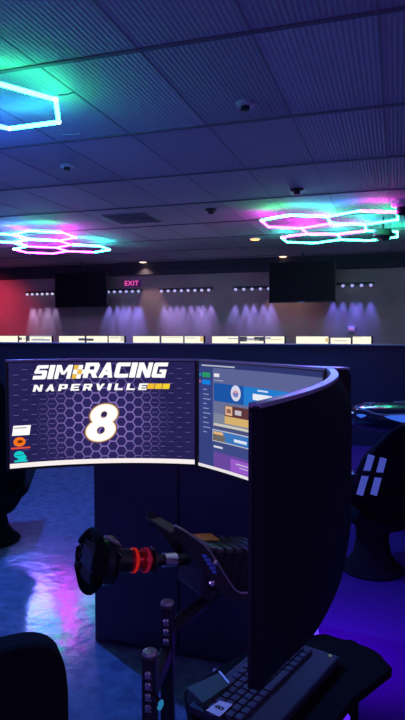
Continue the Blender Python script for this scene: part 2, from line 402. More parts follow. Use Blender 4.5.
hanging_tv(269, 335.5, 262.5, 302, 11.2, 'larger black television hung at right below the pale downlight')
# exit sign
e0, e1 = at_y(124, 280.5, YB-.05), at_y(140, 286, YB-.05); ec = (e0+e1)/2; ew, eh = e1.x-e0.x, e0.z-e1.z
t = thing('exit_sign', 'glowing pink exit sign on the back wall right of left television', 'sign', (ec.x, YB, ec.z))
MB().box((ec.x, YB-.03, ec.z), (ew, .06, eh*1.15), bev=.01).build('box', glow(rgb(60, 20, 80), 1), t)
V, F, tw, th = text2d('EXIT', 1, .02, 0, 1.1); k = ew*.86/tw; k2 = eh*.8/th
mb = MB(); mb.add([(ec.x+(x-tw/2)*k, YB-.064, ec.z+(y-th/2)*k2) for x, y in V], F); mb.build('lettering', glow(rgb(240, 90, 170), 1.1), t)
# small lavender panel on the wall above the right rear screens
k0, k1 = at_y(347.8, 326.5, YB-.02), at_y(355, 332, YB-.02); kc = (k0+k1)/2
t = thing('wall_keypad', 'small lavender lit panel on the wall above the right rear screens', 'panel', (kc.x, YB, kc.z))
MB().box((kc.x, YB-.02, kc.z), (k1.x-k0.x, .04, k0.z-k1.z), bev=.008).build('casing', pbr('lilac plastic', (.75, .5, .85, 1), .5), t)
MB().box((kc.x, YB-.042, kc.z+.012), ((k1.x-k0.x)*.7, .006, (k0.z-k1.z)*.4)).build('display', glow(rgb(190, 130, 225), .9), t)
lamp('red_wash', 'SPOT', (-9.2, 10.4, 2.8), (1, .04, .10), 190, .1, (-8.9, 12, 1.9), 1.3, .9)
# fixture of the red wash (just beyond the left picture edge)
t = thing('red_wash_light', 'red wash light hung at the far left end of the back wall', 'wall light', (-9.2, 10.4, 2.8))
MB().tube([(-9.2, 10.4, 2.84), (-9.2, 10.4, H)], .015).build('stem', M['plastic'], t)
MB().lathe([(.06, .1), (.075, .05), (.075, .012)], (-9.2, 10.4, 2.8), n=16).build('housing', M['plastic'], t)

# ------------------------------------------------------------------ rear row of bright screens behind the partition
CREAM = glow(rgb(255, 250, 226), 1.05)
def rear_monitor(a, b, zt, h, label, pattern, name='rear_monitor'):
    a, b = Vector(a), Vector(b); d = (b-a); w = d.length; ax = Vector((-d.y, d.x, 0)).normalized()    # away from the viewer
    c = (a+b)/2; fr = Matrix((d.normalized(), ax, Vector((0, 0, 1)))).transposed()
    t = thing(name, label, 'monitor', (c.x, c.y, 0), 0, 'bright screens of the rear row')
    zc = zt-h/2; c3 = Vector((c.x, c.y, zc))
    MB().box(c3+ax*.025, (w, .04, h), fr, .006).build('casing', M['plastic'], t)
    mb = MB(); mb.box(c3, (w-.012, .008, h-.012), fr, 0, CREAM)
    for (x0, x1, y0, y1, m) in pattern:
        mb.box(c3+fr @ Vector((-w/2+w*(x0+x1)/2, -.006, h/2-(y0+y1)/2*.1)), (w*(x1-x0), .004, (y1-y0)*.1), fr, 0, m)
    mb.build('screen', None, t)
    MB().box(Vector((c.x, c.y, zc))+ax*.06, (.1, .04, .1), fr).build('bracket', M['metal'], t)
    MB().tube([(c.x+ax.x*.09, c.y+ax.y*.09, 0), (c.x+ax.x*.09, c.y+ax.y*.09, zc+.05)], .025).build('stand', M['metal'], t)
    MB().box((c.x+ax.x*.09, c.y+ax.y*.09, .01), (.3, .3, .02), fr).build('foot', M['metal'], t)
G1, G2, G3, G4 = (glow(rgb(*c), 1) for c in ((150, 160, 185), (70, 70, 90), (205, 200, 190), (225, 190, 130)))
ranks = ['leftmost', 'second from the left', 'middle', 'second from the right', 'rightmost']
spans = [(-22, 12, 20, 52), (58, 80, 103, 124.5), (132, 156, 180, 204), (211, 236, 262, 285), (295, 328, 351, 372)]
RY = 9.25
for i, sp in enumerate(spans):
    ZT = 1.452
    q = [at_y(u, 340, RY) for u in sp]; dpt = [0, .20, .20, 0]
    P = [Vector((a.x, RY+dd, 0)) for a, dd in zip(q, dpt)]
    pats = [[], [], []]
    if i == 0: pats = [[], [(.0, .4, .35, .8, G2), (.5, 1, .5, .62, G1)], [(0, .12, .0, 1, G2), (.12, 1, .0, .16, G1), (.2, .95, .62, .9, G1), (.3, .7, .45, .55, G3)]]
    if i == 1: pats = [[(.75, 1, .45, .85, G2)], [(0, .35, .5, .9, G2)], [(.1, .7, .3, .4, G1), (.8, 1, .1, .9, G3)]]
    if i == 2: pats = [[], [(.1, .9, .25, .34, G3)], [(.1, .6, .3, .4, G1), (.85, 1, .1, .9, G4)]]
    if i == 3: pats = [[(.6, 1, .35, .5, G1)], [(0, .3, .1, .9, G2), (.3, .6, .35, .6, G1), (.6, 1, .15, .8, G2), (.2, .8, .6, .75, G3)], [(0, .3, .2, .5, G1), (.3, .9, .5, .62, G4)]]
    if i == 4: pats = [[(.9, 1, .3, .9, G4)], [(.2, .8, .45, .6, G3)], [(.05, .5, .1, .2, G3)]]
    for j, nm in enumerate(('left-hand', 'centre', 'right-hand')):
        a, b = P[j], P[j+1]; d = (b-a).normalized()*.012
        rear_monitor(a+d, b-d, ZT - (.02 if j == 1 and i == 4 else 0), .36, f'{nm} bright screen of the {ranks[i]} rear rig behind the partition', pats[j])

# ------------------------------------------------------------------ triple curved monitors of the near rig
ZT, ZB = 1.402, 1.007
L_, J_, G_, N_ = (-.696, 2.12), (-.020, 2.195), (.334, 1.625), (.066, .812)
class Arc:
    def __init__(s, p0, p1, R):                            # from the driver's left end to the right end; driver on the left-normal's back side
        a, b = pl(*p0), pl(*p1); s.a, s.b = a, b; d = b-a; s.c = d.length
        n = Vector((d.y, -d.x, 0)).normalized()            # towards the driver
        s.R = R; s.ctr = (a+b)/2 + n*math.sqrt(R*R-(s.c/2)**2); s.half = math.asin(s.c/2/R); s.mid = math.atan2(-n.y, -n.x)
        s.len = 2*s.half*R
    def pt(s, u, z, off=0):                                # u 0..1, off > 0: outwards, behind the screen
        th = s.mid + s.half - 2*s.half*u; r = s.R+off
        return Vector((s.ctr.x+r*math.cos(th), s.ctr.y+r*math.sin(th), z))
def sm(x): x = max(0, min(1, x)); return x*x*(3-2*x)
def monitor(arc, label, thick=.055, wide_end=False):
    b = arc.pt(.5, 0)
    t = thing('curved_monitor', label, 'monitor', (b.x, b.y, 0), 0, 'curved monitors of the near rig')
    NS = 28; V = []; F = []
    for i in range(NS+1):
        u = i/NS; k = sm(min(u, 1-u)/.22); th = .022+(thick-.022)*k
        if wide_end and u > .5: th = max(th, .05+.035*sm((u-.7)/.3))
        e_ = sm((u-.8)/.2) if wide_end else 0
        ring = [(.002, ZB), (.002, ZT-.001), (.012, ZT-.001), (.016+e_*(th-.022), ZT-.006+.004*e_), (.02+(th-.02)*.85, ZT-.05+.045*e_), (th, ZT-.09+.07*e_), (th, ZB+.07), (.02+(th-.02)*.7, ZB+.012), (.014, ZB)]
        V += [arc.pt(u, z, o) for o, z in ring]
    n = len(ring)
    for i in range(NS): F += [[i*n+j, i*n+(j+1) % n, (i+1)*n+(j+1) % n, (i+1)*n+j] for j in range(n)]
    F += [list(range(n)), [NS*n+j for j in range(n)][::-1]]
    mb = MB(); mb.add(V, F); mb.build('back_shell', M['shell'], t, smooth=True)
    V = []; F = []                                         # satin strip on the top edge
    for i in range(NS+1):
        u = i/NS; wo = .014+(.066*sm((u-.75)/.25) if wide_end else 0)
        V += [arc.pt(u, z, o) for o, z in ((-.004, ZT-.004), (-.004, ZT+.003), (wo, ZT+.003), (wo, ZT-.004))]
    for i in range(NS): F += [[i*4+j, i*4+(j+1) % 4, (i+1)*4+(j+1) % 4, (i+1)*4+j] for j in range(4)]
    F += [[0, 1, 2, 3], [NS*4+3, NS*4+2, NS*4+1, NS*4]]
    mb = MB(); mb.add(V, F); mb.build('top_edge', M['edge'], t, smooth=False)
    mb = MB()                                              # bezel: bottom and two sides
    for (u0, u1, z0, z1) in ((0, 1, ZB, ZB+.009), (0, .012, ZB, ZT-.002), (.988, 1, ZB, ZT-.002), (0, 1, ZT-.008, ZT-.004)):
        K = 20 if u1-u0 > .5 else 1
        V = [arc.pt(u0+(u1-u0)*i/K, z, o) for i in range(K+1) for o, z in ((-.004, z0), (-.004, z1), (.004, z1), (.004, z0))]
        F = [[i*4+j, i*4+(j+1) % 4, (i+1)*4+(j+1) % 4, (i+1)*4+j] for i in range(K) for j in range(4)] + [[0, 1, 2, 3], [K*4+3, K*4+2, K*4+1, K*4]]
        mb.add(V, F)
    mb.build('bezel', M['plastic'], t)
    return t
class Screen:                                              # a picture on the curved screen; coordinates in metres from its lower left corner
    def __init__(s, arc, bezel=.008):
        s.arc = arc; s.u0 = bezel/arc.len; s.w = arc.len-2*bezel; s.z0 = ZB+.009; s.h = ZT-.006-s.z0; s.mb = MB(); s.layer = 0
    def P(s, x, y, off): return s.arc.pt(s.u0+x/s.arc.len, s.z0+y, off)
    def rect(s, x0, x1, y0, y1, m, lay=1, uv=False, slant=0):
        K = max(1, int((x1-x0)/.02)); o = len(s.mb.v); V = []
        for i in range(K+1):
            x = x0+(x1-x0)*i/K
            for y in (y0, y1):
                V.append(s.P(x+slant*(y-y0), y, -.0015-.0006*lay))
                if uv: s.mb.uv[o+len(V)-1] = (x-s.w/2, y-s.h/2)
        s.mb.add(V, [[2*i, 2*i+2, 2*i+3, 2*i+1] for i in range(K)], m)
    def poly(s, pts, m, lay=1): s.mb.add([s.P(x, y, -.0015-.0006*lay) for x, y in pts], [list(range(len(pts)))], m)
    def ell(s, x, y, rx, ry, m, lay=1, n=20): s.poly([(x+rx*math.cos(2*PI*i/n), y+ry*math.sin(2*PI*i/n)) for i in range(n)], m, lay)
    def text(s, body, x0, x1, y0, y1, m, lay=2, bold=.03, shear=0, sp=1.0):
        V, F, w, h = text2d(body, 1, bold, shear, sp)
        s.mb.add([s.P(x0+x/w*(x1-x0), y0+y/h*(y1-y0), -.0015-.0006*lay) for x, y in V], F, m)
    def build(s, t): return s.mb.build('screen', None, t)

aL, aC, aR = Arc(L_, J_, 1.0), Arc((J_[0]+.004, J_[1]-.010), G_, 2.4), Arc((G_[0]+.004, G_[1]-.012), N_, 1.9)
# -- left monitor: hexagon wallpaper with the venue's sign
tL = monitor(aL, 'left curved monitor showing the white number eight on hexagon wallpaper')
s = Screen(aL); w, h = s.w, s.h
WHITE = glow(rgb(255, 252, 250), 1.05); GOLD = glow(rgb(240, 190, 70), 1)
# picture scale: the screen spans 187 px across and 109 px up in the photograph
fx = lambda u: (u-9.5)/(194-9.5)*w
fy = lambda v: (467-v)/(467-360)*h
s.rect(0, w, 0, h, hex_wallpaper(.0362), 0, uv=True)
dash = glow(rgb(92, 82, 150), 1)
cw = .0362*.8660254
nc = int(w/2/cw)
for c in range(-nc, nc+1):                                 # short dashes: the lower edges of the fading cells near both sides
    x = c*cw
    if abs(x) < .13: continue
    for r in range(-8, 9):
        y = (r+(.5 if c % 2 else 0))*.0362
        X, Y = x+w/2, y+h/2
        if .02 < X < w-.02 and .02 < Y < h-.01: s.rect(X-.011, X+.009, Y-.0012, Y+.0012, dash, 1)
s.rect(0, w, 0, .017, glow(rgb(250, 240, 240), 1.0), 2)    # task bar
GL = {   # block letters on a 10 x 10 field: convex pieces
 'S': [[(1, 7.6), (1, 9), (2, 10), (10, 10), (10, 7.6)], [(0, 5), (1, 4), (3.6, 4), (3.6, 7.7), (1, 7.7)], [(0.8, 4), (9, 4), (9, 6.3), (.8, 6.3)], [(6.4, 2.2), (10, 2.2), (10, 5.3), (9, 6.3), (6.4, 6.3)], [(0, 0), (9, 0), (10, 1), (10, 2.6), (0, 2.6)]],
 'I': [[(0, 0), (10, 0), (10, 10), (0, 10)]],
 'M': [[(0, 0), (2.5, 0), (2.5, 10), (0, 10)], [(7.5, 0), (10, 0), (10, 10), (7.5, 10)], [(0, 10), (2.7, 10), (5.9, 3), (4.1, 3)], [(10, 10), (7.3, 10), (4.1, 3), (5.9, 3)]],
 'R': [[(0, 0), (3.4, 0), (3.4, 10), (0, 10)], [(0, 7.7), (0, 10), (8.6, 10), (10, 8.8), (10, 7.7)], [(6.6, 5), (9.2, 5), (10, 5.8), (10, 8), (6.6, 8)], [(3, 3), (9, 3), (9.8, 5.4), (3, 5.4)], [(4.4, 4), (7.6, 4), (10.4, 0), (6.8, 0)]],
 'A': [[(0, 0), (3.2, 0), (6.4, 10), (3.6, 10)], [(10, 0), (6.8, 0), (3.6, 10), (6.4, 10)], [(2, 1.8), (8, 1.8), (7.4, 4), (2.6, 4)]],
 'C': [[(0, 1), (1, 0), (3.4, 0), (3.4, 10), (1, 10), (0, 9)], [(1, 7.5), (10, 7.5), (10, 10), (1, 10)], [(1, 0), (10, 0), (10, 2.5), (1, 2.5)]],
 'N': [[(0, 0), (3.1, 0), (3.1, 10), (0, 10)], [(6.9, 0), (10, 0), (10, 10), (6.9, 10)], [(0, 10), (3.4, 10), (10, 0), (6.6, 0)]],
 'G': [[(0, 1), (1, 0), (3.3, 0), (3.3, 10), (1, 10), (0, 9)], [(1, 7.5), (10, 7.5), (10, 10), (1, 10)], [(1, 0), (10, 0), (10, 2.5), (1, 2.5)], [(6.8, 0), (10, 0), (10, 5.4), (6.8, 5.4)], [(5, 3.6), (10, 3.6), (10, 5.4), (5, 5.4)]],
 'P': [[(0, 0), (3.4, 0), (3.4, 10), (0, 10)], [(0, 7.7), (0, 10), (9, 10), (10, 9), (10, 7.7)], [(6.6, 4), (10, 4), (10, 9), (6.6, 9)], [(3, 2.8), (9, 2.8), (10, 4), (10, 5), (3, 5)]],
 'E': [[(0, 0), (3.2, 0), (3.2, 10), (0, 10)], [(0, 7.7), (10, 7.7), (10, 10), (0, 10)], [(0, 3.9), (9, 3.9), (9, 6.1), (0, 6.1)], [(0, 0), (10, 0), (10, 2.3), (0, 2.3)]],
 'V': [[(0, 10), (3.4, 10), (6.4, 0), (3.4, 0)], [(10, 10), (6.6, 10), (3.6, 0), (6.4, 0)]],
 'L': [[(0, 0), (3.4, 0), (3.4, 10), (0, 10)], [(0, 0), (10, 0), (10, 2.5), (0, 2.5)]]}
GW = {'I': .42, 'M': 1.25}
def word(txt, x0, x1, y0, y1, gap, slant, m, lay):
    tot = sum(GW.get(c, 1) for c in txt) + gap*(len(txt)-1); k = (x1-x0-slant*(y1-y0))/tot; x = x0
    for c in txt:
        wd = GW.get(c, 1)*k
        for pc_ in GL[c]: s.poly([(x+px_/10*wd+slant*py_/10*(y1-y0), y0+py_/10*(y1-y0)) for px_, py_ in pc_], m, lay)
        x += wd+gap*k
word('SIM', fx(32), fx(71.5), fy(377.8), fy(363.5), .10, .24, WHITE, 3)
for (i, j, m) in ((0, 2, GOLD), (1, 2, WHITE), (0, 1, WHITE), (1, 1, GOLD), (2, 1, WHITE), (0, 0, GOLD), (1, 0, WHITE)):
    x0 = fx(69.5+i*4.4)+.24*j*.0165; y0 = fy(377.8-j*4.7); s.rect(x0, x0+.0158, y0, y0+.0162, m, 4, slant=.24)
word('RACING', fx(80.5), fx(167), fy(377.2), fy(361.5), .09, .24, WHITE, 3)
word('NAPERVILLE', fx(32), fx(146), fy(390.3), fy(383.4), .42, .24, WHITE, 3)
for i in range(3):
    x0 = fx(144.8+i*7.8); s.rect(x0, x0+.0262, fy(389), fy(383.4), glow(rgb(245, 190+10*i, 50), 1), 3, slant=.24)
def ring8(cx, cy, ro, ri, m, lay, n=30):                    # ro, ri: outer and inner half axes (0: solid)
    sl = .20
    pt = lambda r_, i: (cx+r_[0]*math.cos(2*PI*i/n)+sl*r_[1]*math.sin(2*PI*i/n), cy+r_[1]*math.sin(2*PI*i/n))
    for i in range(n): s.poly([pt(ri, i), pt(ro, i), pt(ro, i+1), pt(ri, i+1)], m, lay)
pxm = w/184.5; pym = h/107
for grow, m, lay in ((2.2, glow(rgb(120, 84, 90), 1), 2), (.8, glow(rgb(250, 215, 150), 1), 3), (0, WHITE, 4)):
    ring8(fx(101.5), fy(415.8), ((13.3+grow)*pxm, (10.6+grow)*pym), ((3.4-grow*.4)*pxm, (3.8-grow*.4)*pym), m, lay)
    ring8(fx(98.2), fy(432.2), ((14.4+grow)*pxm, (11.4+grow)*pym), ((4.2-grow*.4)*pxm, (4.2-grow*.4)*pym), m, lay)
s.rect(fx(12), fx(28.5), fy(434), fy(424), WHITE, 3, slant=.15); s.rect(fx(14), fx(26), fy(426.8), fy(426), glow(rgb(90, 80, 80), 1), 4)
OR = glow(rgb(250, 120, 30), 1); DK = glow(rgb(120, 40, 10), 1); TE = glow(rgb(20, 205, 205), 1)
s.ell(fx(19), fy(440.5), .021, .017, OR, 3); s.ell(fx(19.5), fy(440.3), .010, .006, DK, 4); s.rect(fx(11), fx(29), fy(447.6), fy(446), glow(rgb(240, 80, 50), 1), 3)
s.ell(fx(18.5), fy(453.5), .018, .013, TE, 3); s.ell(fx(21), fy(456.5), .016, .011, TE, 4); s.rect(fx(15), fx(23), fy(454.2), fy(453.6), glow(rgb(30, 60, 110), 1), 5); s.rect(fx(14), fx(26), fy(461), fy(459), TE, 3)
s.build(tL)
# -- centre monitor: a launcher page
tC = monitor(aC, 'centre curved monitor showing a launcher page, seen at a slant', .055, True)
s = Screen(aC); w, h = s.w, s.h
g_ = lambda r, gg, b: glow(rgb(r, gg, b), 1)
s.rect(0, w, 0, h, g_(62, 74, 134), 0)
s.rect(.078, w, .315*h, h*.95, g_(92, 100, 150), 1)
s.rect(0, w, h-.018, h, g_(46, 54, 108), 1); s.rect(.015, .20, h-.0145, h-.0095, g_(180, 180, 200), 2)
s.rect(0, .078, .0, h-.018, g_(54, 66, 128), 1)
s.rect(.018, .064, h-.054, h-.037, g_(40, 150, 100), 2); s.rect(.018, .064, h-.080, h-.064, g_(20, 130, 225), 2)
s.rect(.003, .010, h-.05, h-.042, g_(20, 160, 220), 2); s.rect(.003, .010, h-.075, h-.067, g_(220, 110, 120), 2)
for i in range(10): s.rect(.024, .046+.010*((i*7) % 3), h-.100-.0170*i, h-.0965-.0170*i, g_(135, 145, 195), 2)
s.rect(.085, .115, h-.050, h-.038, g_(230, 230, 240), 2); s.rect(.085, .138, h-.064, h-.060, g_(150, 155, 190), 2)
s.rect(.085, w-.02, h-.135, h-.072, g_(28, 84, 165), 2); s.rect(.25, w-.02, h-.135, h-.072, g_(36, 124, 205), 3)
s.ell(.208, h-.099, .027, .027, g_(215, 215, 235), 4); s.ell(.208, h-.101, .016, .012, g_(120, 130, 190), 5); s.ell(.208, h-.094, .012, .004, g_(225, 150, 150), 6)
s.rect(.30, .40, h-.112, h-.092, g_(232, 236, 246), 4); s.rect(.325, .38, h-.083, h-.078, g_(215, 222, 240), 4); s.rect(.325, .38, h-.128, h-.122, g_(190, 210, 240), 4)
s.rect(.47, w-.05, h-.108, h-.092, g_(170, 190, 225), 4)
s.rect(.085, w-.02, h-.213, h-.135, g_(104, 112, 150), 2); s.rect(.085, .30, h-.213, h-.178, g_(126, 134, 156), 3)
s.rect(.148, .30, h-.208, h-.145, g_(94, 56, 60), 4); s.rect(.152, .19, h-.178, h-.147, g_(222, 180, 140), 5); s.rect(.160, .183, h-.170, h-.156, g_(150, 96, 90), 6); s.rect(.205, .24, h-.172, h-.156, g_(200, 190, 200), 6); s.rect(.148, .30, h-.208, h-.182, g_(214, 176, 110), 5)
s.rect(.085, .40, h-.222, h-.213, g_(205, 200, 190), 4); s.rect(.085, .40, h-.234, h-.222, g_(74, 80, 124), 3)
s.rect(.078, .40, h-.278, h-.236, g_(200, 200, 205), 3); s.rect(.081, .40, h-.275, h-.239, g_(60, 118, 190), 4); s.rect(.081, .15, h-.275, h-.252, g_(110, 104, 100), 5); s.rect(.086, .14, h-.252, h-.242, g_(226, 178, 120), 6); s.rect(.20, .27, h-.265, h-.255, g_(220, 230, 245), 6)
s.rect(.085, .135, h-.300, h-.293, g_(215, 215, 228), 3)
s.rect(.085, w-.02, .0, h-.315, g_(104, 72, 158), 3); s.rect(.18, w-.02, .012, h-.325, g_(150, 88, 200), 4); s.rect(.21, .32, .040, .044, g_(200, 190, 225), 5); s.rect(.23, .30, .030, .033, g_(200, 190, 225), 5)
s.rect(0, w, 0, .011, g_(235, 228, 232), 7)
s.build(tC)
# -- right monitor: turned away, its back towards the viewer
tR = monitor(aR, 'right curved monitor with its dark back towards the viewer', .045)
s = Screen(aR); w, h = s.w, s.h
s.rect(0, w, 0, h, g_(120, 112, 120), 0); s.rect(0, w, h-.02, h, g_(70, 70, 110), 1); s.rect(0, .12, h*.55, h*.8, g_(200, 160, 140), 1); s.rect(0, w, 0, .011, g_(235, 228, 232), 1)
s.build(tR)
# stand carrying the three monitors
cpt = aC.pt(.5, 0, .16)
t = thing('monitor_stand', 'black triple monitor stand behind the centre curved monitor', 'monitor stand', cpt)
MB().box(cpt+Vector((0, 0, .62)), (.07, .07, 1.22), frame(pl(.86, .51)), .006).build('column', M['metal'], t)
MB().box(cpt+Vector((0, 0, .012)), (.40, .16, .024), frame(pl(.86, .51)), .006).build('foot', M['metal'], t)
MB().tube([cpt+Vector((0, 0, 1.2)), aC.pt(.5, 1.2, .05)], .022).build('arm', M['metal'], t)
MB().tube([cpt+Vector((0, 0, 1.15)), aC.pt(.1, 1.15, .13), aL.pt(.8, 1.15, .10), aL.pt(.5, 1.15, .05)], .018).build('arm', M['metal'], t)
MB().tube([cpt+Vector((0, 0, 1.15)), aC.pt(.75, 1.15, .11), aR.pt(.12, 1.15, .042), aR.pt(.22, 1.15, .052)], .014).build('arm', M['metal'], t)

# ------------------------------------------------------------------ cabinet behind, standing on the floor
c0 = at_z(94, 642, 0)
t = thing('equipment_cabinet', 'tall dark cabinet on the floor behind the curved monitors', 'cabinet', (c0.x+.44, c0.y+.25, 0))
MB().box((c0.x+.44, c0.y+.26, .575), (.88, .5, 1.15), bev=.006).build('body', M['cabinet'], t)
for i in range(2): MB().box((c0.x+.225+.43*i, c0.y+.004, .575), (.422, .016, 1.10), bev=.004).build('door', M['cabinet'], t)

# ------------------------------------------------------------------ the driver's axis
A = pl(.86, .51).normalized(); R_ = pl(.51, -.86).normalized()      # A: where the driver looks; R_: driver's right, towards the viewer
T0 = pl(.15, 1.90)
def ax(t, z, r=0): p = T0 - A*t + R_*r; p.z = z; return p
TILT = math.radians(10.5)
Af = (A*math.cos(TILT) - Vector((0, 0, 1))*math.sin(TILT)).normalized(); FR = frame(Af); UPf = FR.col[2]
FRL = Matrix((FR.col[0], FR.col[2]*-1, FR.col[1])).transposed()     # lathe frame: third axis along the shaft
def sh(t):                                                          # point on the shaft's line
    return ax(t, .872-(.53-t)*math.tan(TILT))
# wheel base
fc = sh(.21)
t = thing('wheel_base', 'dark steering wheel base with orange sticker and grey curved bracket', 'wheel base', (fc.x, fc.y, fc.z-.09))
MB().box(fc+Af*.12-UPf*.012, (.135, .235, .13), FR, .012).build('motor_housing', M['plastic'], t)
mb = MB()
for i in range(6): mb.box(fc+Af*(.035+.034*i)-UPf*.012, (.141, .006, .136), FR, .002)
mb.build('cooling_ribs', M['metal'], t)
MB().box(fc+Af*.015-UPf*.012, (.15, .03, .145), FR, .01).build('front_plate', M['alu'], t)
pn = fc+UPf*.0575
q = [at_plane(u, v, pn, UPf) for u, v in ((192.5, 534.5), (211, 534), (219.5, 540.3), (202, 541))]
MB().prism(q, UPf*.002).build('sticker', M['orange'], t)
pp = fc+R_*.085
cv = [at_plane(u, v, pp, R_) for u, v in ((174, 525), (183, 530), (192, 536), (203, 544), (209, 551), (215, 560), (223, 573), (230, 584), (235, 590), (240, 592.5), (251, 592))]
lo = [at_plane(u, v, pp, R_) for u, v in ((251, 601), (234, 601), (222, 594), (211, 582), (202, 570), (193, 558), (183, 545), (172, 536))]
MB().prism(cv+lo, R_*.006).build('side_plate', M['alu'], t)
MB().tube([p+R_*.004 for p in cv], .0035, 8).build('plate_edge', M['grey'], t, smooth=True)
MB().prism([p-R_*.17 for p in cv+lo], R_*.006).build('side_plate', M['alu'], t)
q = at_plane(178, 533, pp, R_)
MB().box(q-R_*.082, (.17, .05, .006), FR).build('front_shelf', M['alu'], t)
mb = MB()
for (u, v, du) in ((203, 556, 5), (205.5, 560, 6), (208, 564, 5), (210.5, 568, 6), (213, 572, 4.5)):
    qq = [at_plane(a, b, pp+R_*.0065, R_) for a, b in ((u-1.5, v-1.8), (u-1.5+du, v-1.3), (u-1+du, v+1.4), (u-.6, v+1.2))]
    mb.prism(qq, R_*.0012)
mb.build('printed_marks', M['bluepaint'], t)
MB().tube([sh(.225), sh(.337)], .017, 16).build('shaft', M['metal'], t, smooth=True)
MB().tube([sh(.27), sh(.31)], .021, 16).build('shaft_collar', M['bright'], t, smooth=True)
for dz in (-.04, .02): MB().lathe([(.009, 0), (.009, .006), (.005, .008)], pp+R_*.006+Af*(.02)+UPf*dz, frame(UPf, R_), n=10).build('bolt', M['bright'], t)
# steering wheel, on the shaft
wc = sh(.53)
t = thing('steering_wheel', 'black formula style steering wheel with a red lit quick release', 'steering wheel', (wc.x, wc.y, wc.z-.09))
def wp(x, z, y=0): return wc + FR.col[0]*x*.64 + UPf*z*.86 + Af*y
out = []
for i in range(40):
    th = 2*PI*i/40; cx_, sx_ = math.cos(th), math.sin(th)
    out.append(wp(.095*math.copysign(abs(cx_)**.55, cx_), .062*math.copysign(abs(sx_)**.55, sx_), -.012))
MB().prism(out, Af*.026).build('face_plate', M['plastic'], t)
MB().tube([wp(.112*math.cos(2*PI*i/28), .088*math.sin(2*PI*i/28), -.004) for i in range(28)], .014, 12, closed=True).build('rim', M['rubber'], t, smooth=True)
for sgn in (-1, 1):
    MB().tube([wp(sgn*.112*math.cos(a), .088*math.sin(a), -.004) for a in (-.75, -.45, -.15, .15, .45, .75)], .017, 12, rs=[.014, .018, .0175, .018, .019, .014]).build('grip', M['fabric'], t, smooth=True)
    MB().box(wp(sgn*.075, .015, .045), (.08, .004, .06), FR, .002).build('shift_paddle', M['metal'], t)
    for zz in (.03, .0, -.03): MB().lathe([(.008, 0), (.008, .007), (.006, .009)], wp(sgn*.075, zz, -.012), Matrix((FR.col[0], UPf, -Af)).transposed(), n=12).build('button', M['metal'], t)
MB().box(wp(0, .012, -.014), (.09, .006, .055), FR, .003).build('display', M['gloss'], t)
MB().box(wp(.05, .066, -.004), (.022, .014, .008), FR, .002).build('rev_light', glow(rgb(40, 200, 120), .8), t)
MB().tube([wp(.02, .06, .0), wp(.04, .085, .02), wp(.06, .07, .05), wp(.03, .05, .07)], .006, 8).build('cable', M['grey'], t, smooth=True)
MB().lathe([(.03, .012), (.058, .02), (.068, .038), (.068, .056), (.05, .062)], wc, FRL, n=28).build('hub_disc', M['plastic'], t, smooth=True)
MB().lathe([(.034, .06), (.034, .11), (.03, .114)], wc, FRL, n=24).build('hub_spacer', M['metal'], t, smooth=True)
MB().lathe([(.03, .112), (.034, .118), (.034, .132), (.026, .136), (.026, .15), (.034, .154), (.034, .172), (.028, .178)], wc, FRL, n=24).build('quick_release', M['red'], t, smooth=True)
MB().lathe([(.0345, .121), (.0352, .123), (.0352, .129), (.0345, .131)], wc, FRL, n=24).build('lit_ring', glow(rgb(225, 36, 34), .5), t)
MB().lathe([(.0345, .158), (.0352, .160), (.0352, .166), (.0345, .168)], wc, FRL, n=24).build('lit_ring', glow(rgb(170, 25, 70), .4), t)
MB().lathe([(.027, .176), (.040, .180), (.040, .188), (.026, .192)], wc, FRL, n=24).build('release_flange', M['metal'], t, smooth=True)

# ------------------------------------------------------------------ rig frame: uprights, rails, pedals
f1, f2 = pl(-.099, 1.66), pl(-.131, 1.46)
t = thing('rig_frame', 'black aluminium rig frame with two bolted uprights under the wheel', 'rig frame', (*((f1+f2)/2).xy, 0))
fr_ = frame(pl(.15, 1))
for f, top in ((f1, .735), (f2, .70)):
    u = MB().box((f.x, f.y, top/2), (.036, .036, top), fr_, .005).build('upright', M['alu'], t)
    MB().lathe([(.019, 0), (.020, .004), (.017, .010), (.01, .012)], (f.x, f.y, top), n=18).build('end_cap', M['grey'], u, smooth=True)
    fwd = (-Vector((f.x, f.y, 0))).normalized(); side = Vector((-fwd.y, fwd.x, 0))
    for i in range(4):
        z = top-.040-.028*i; c = Vector((f.x, f.y, z))+fr_.col[1]*-.018
        MB().lathe([(.008, 0), (.0085, .003), (.006, .007), (.003, .008)], c, Matrix((fr_.col[0], Vector((0, 0, 1)), -fr_.col[1])).transposed(), n=12).build('bolt', M['bright'], u, smooth=True)
        MB().box(c+Vector((0, 0, -.010)), (.016, .004, .005), fr_, .001).build('slot_nut', M['grey'], u)
MB().box(((f1.x+f2.x)/2, (f1.y+f2.y)/2, .60), (.03, (f1-f2).length-.036, .04), frame(f1-f2), .004).build('crossbeam', M['alu'], t)
d1 = ax(.16, .66, -.02); g1 = Vector((f1.x, f1.y, .66))
MB().tube([g1, d1, ax(.12, .70, 0)], .02, 8).build('deck_support', M['alu'], t)
for r in (-.25, .28):
    MB().box(ax(.36, .06, r), (.04, .8, .08), frame(A), .004).build('rail', M['alu'], t)
MB().box(ax(.25, .06, .015), (.49, .08, .06), frame(A), .004).build('crossbeam', M['alu'], t)
MB().box(ax(.0, .06, .015), (.49, .08, .06), frame(A), .004).build('crossbeam', M['alu'], t)
MB().tube([(f1.x, f1.y, .02), ax(.25, .06, .0)], .02, 8).build('foot_brace', M['alu'], t)
MB().tube([(f2.x, f2.y, .02), ax(.25, .06, .10)], .02, 8).build('foot_brace', M['alu'], t)
t = thing('pedal_set', 'dark metal racing pedals on the floor rails under the centre monitor', 'pedals', ax(0.020, .1, .0))
MB().box(ax(0.000, .11, .015), (.42, .28, .02), frame(A), .004).build('base_plate', M['metal'], t)
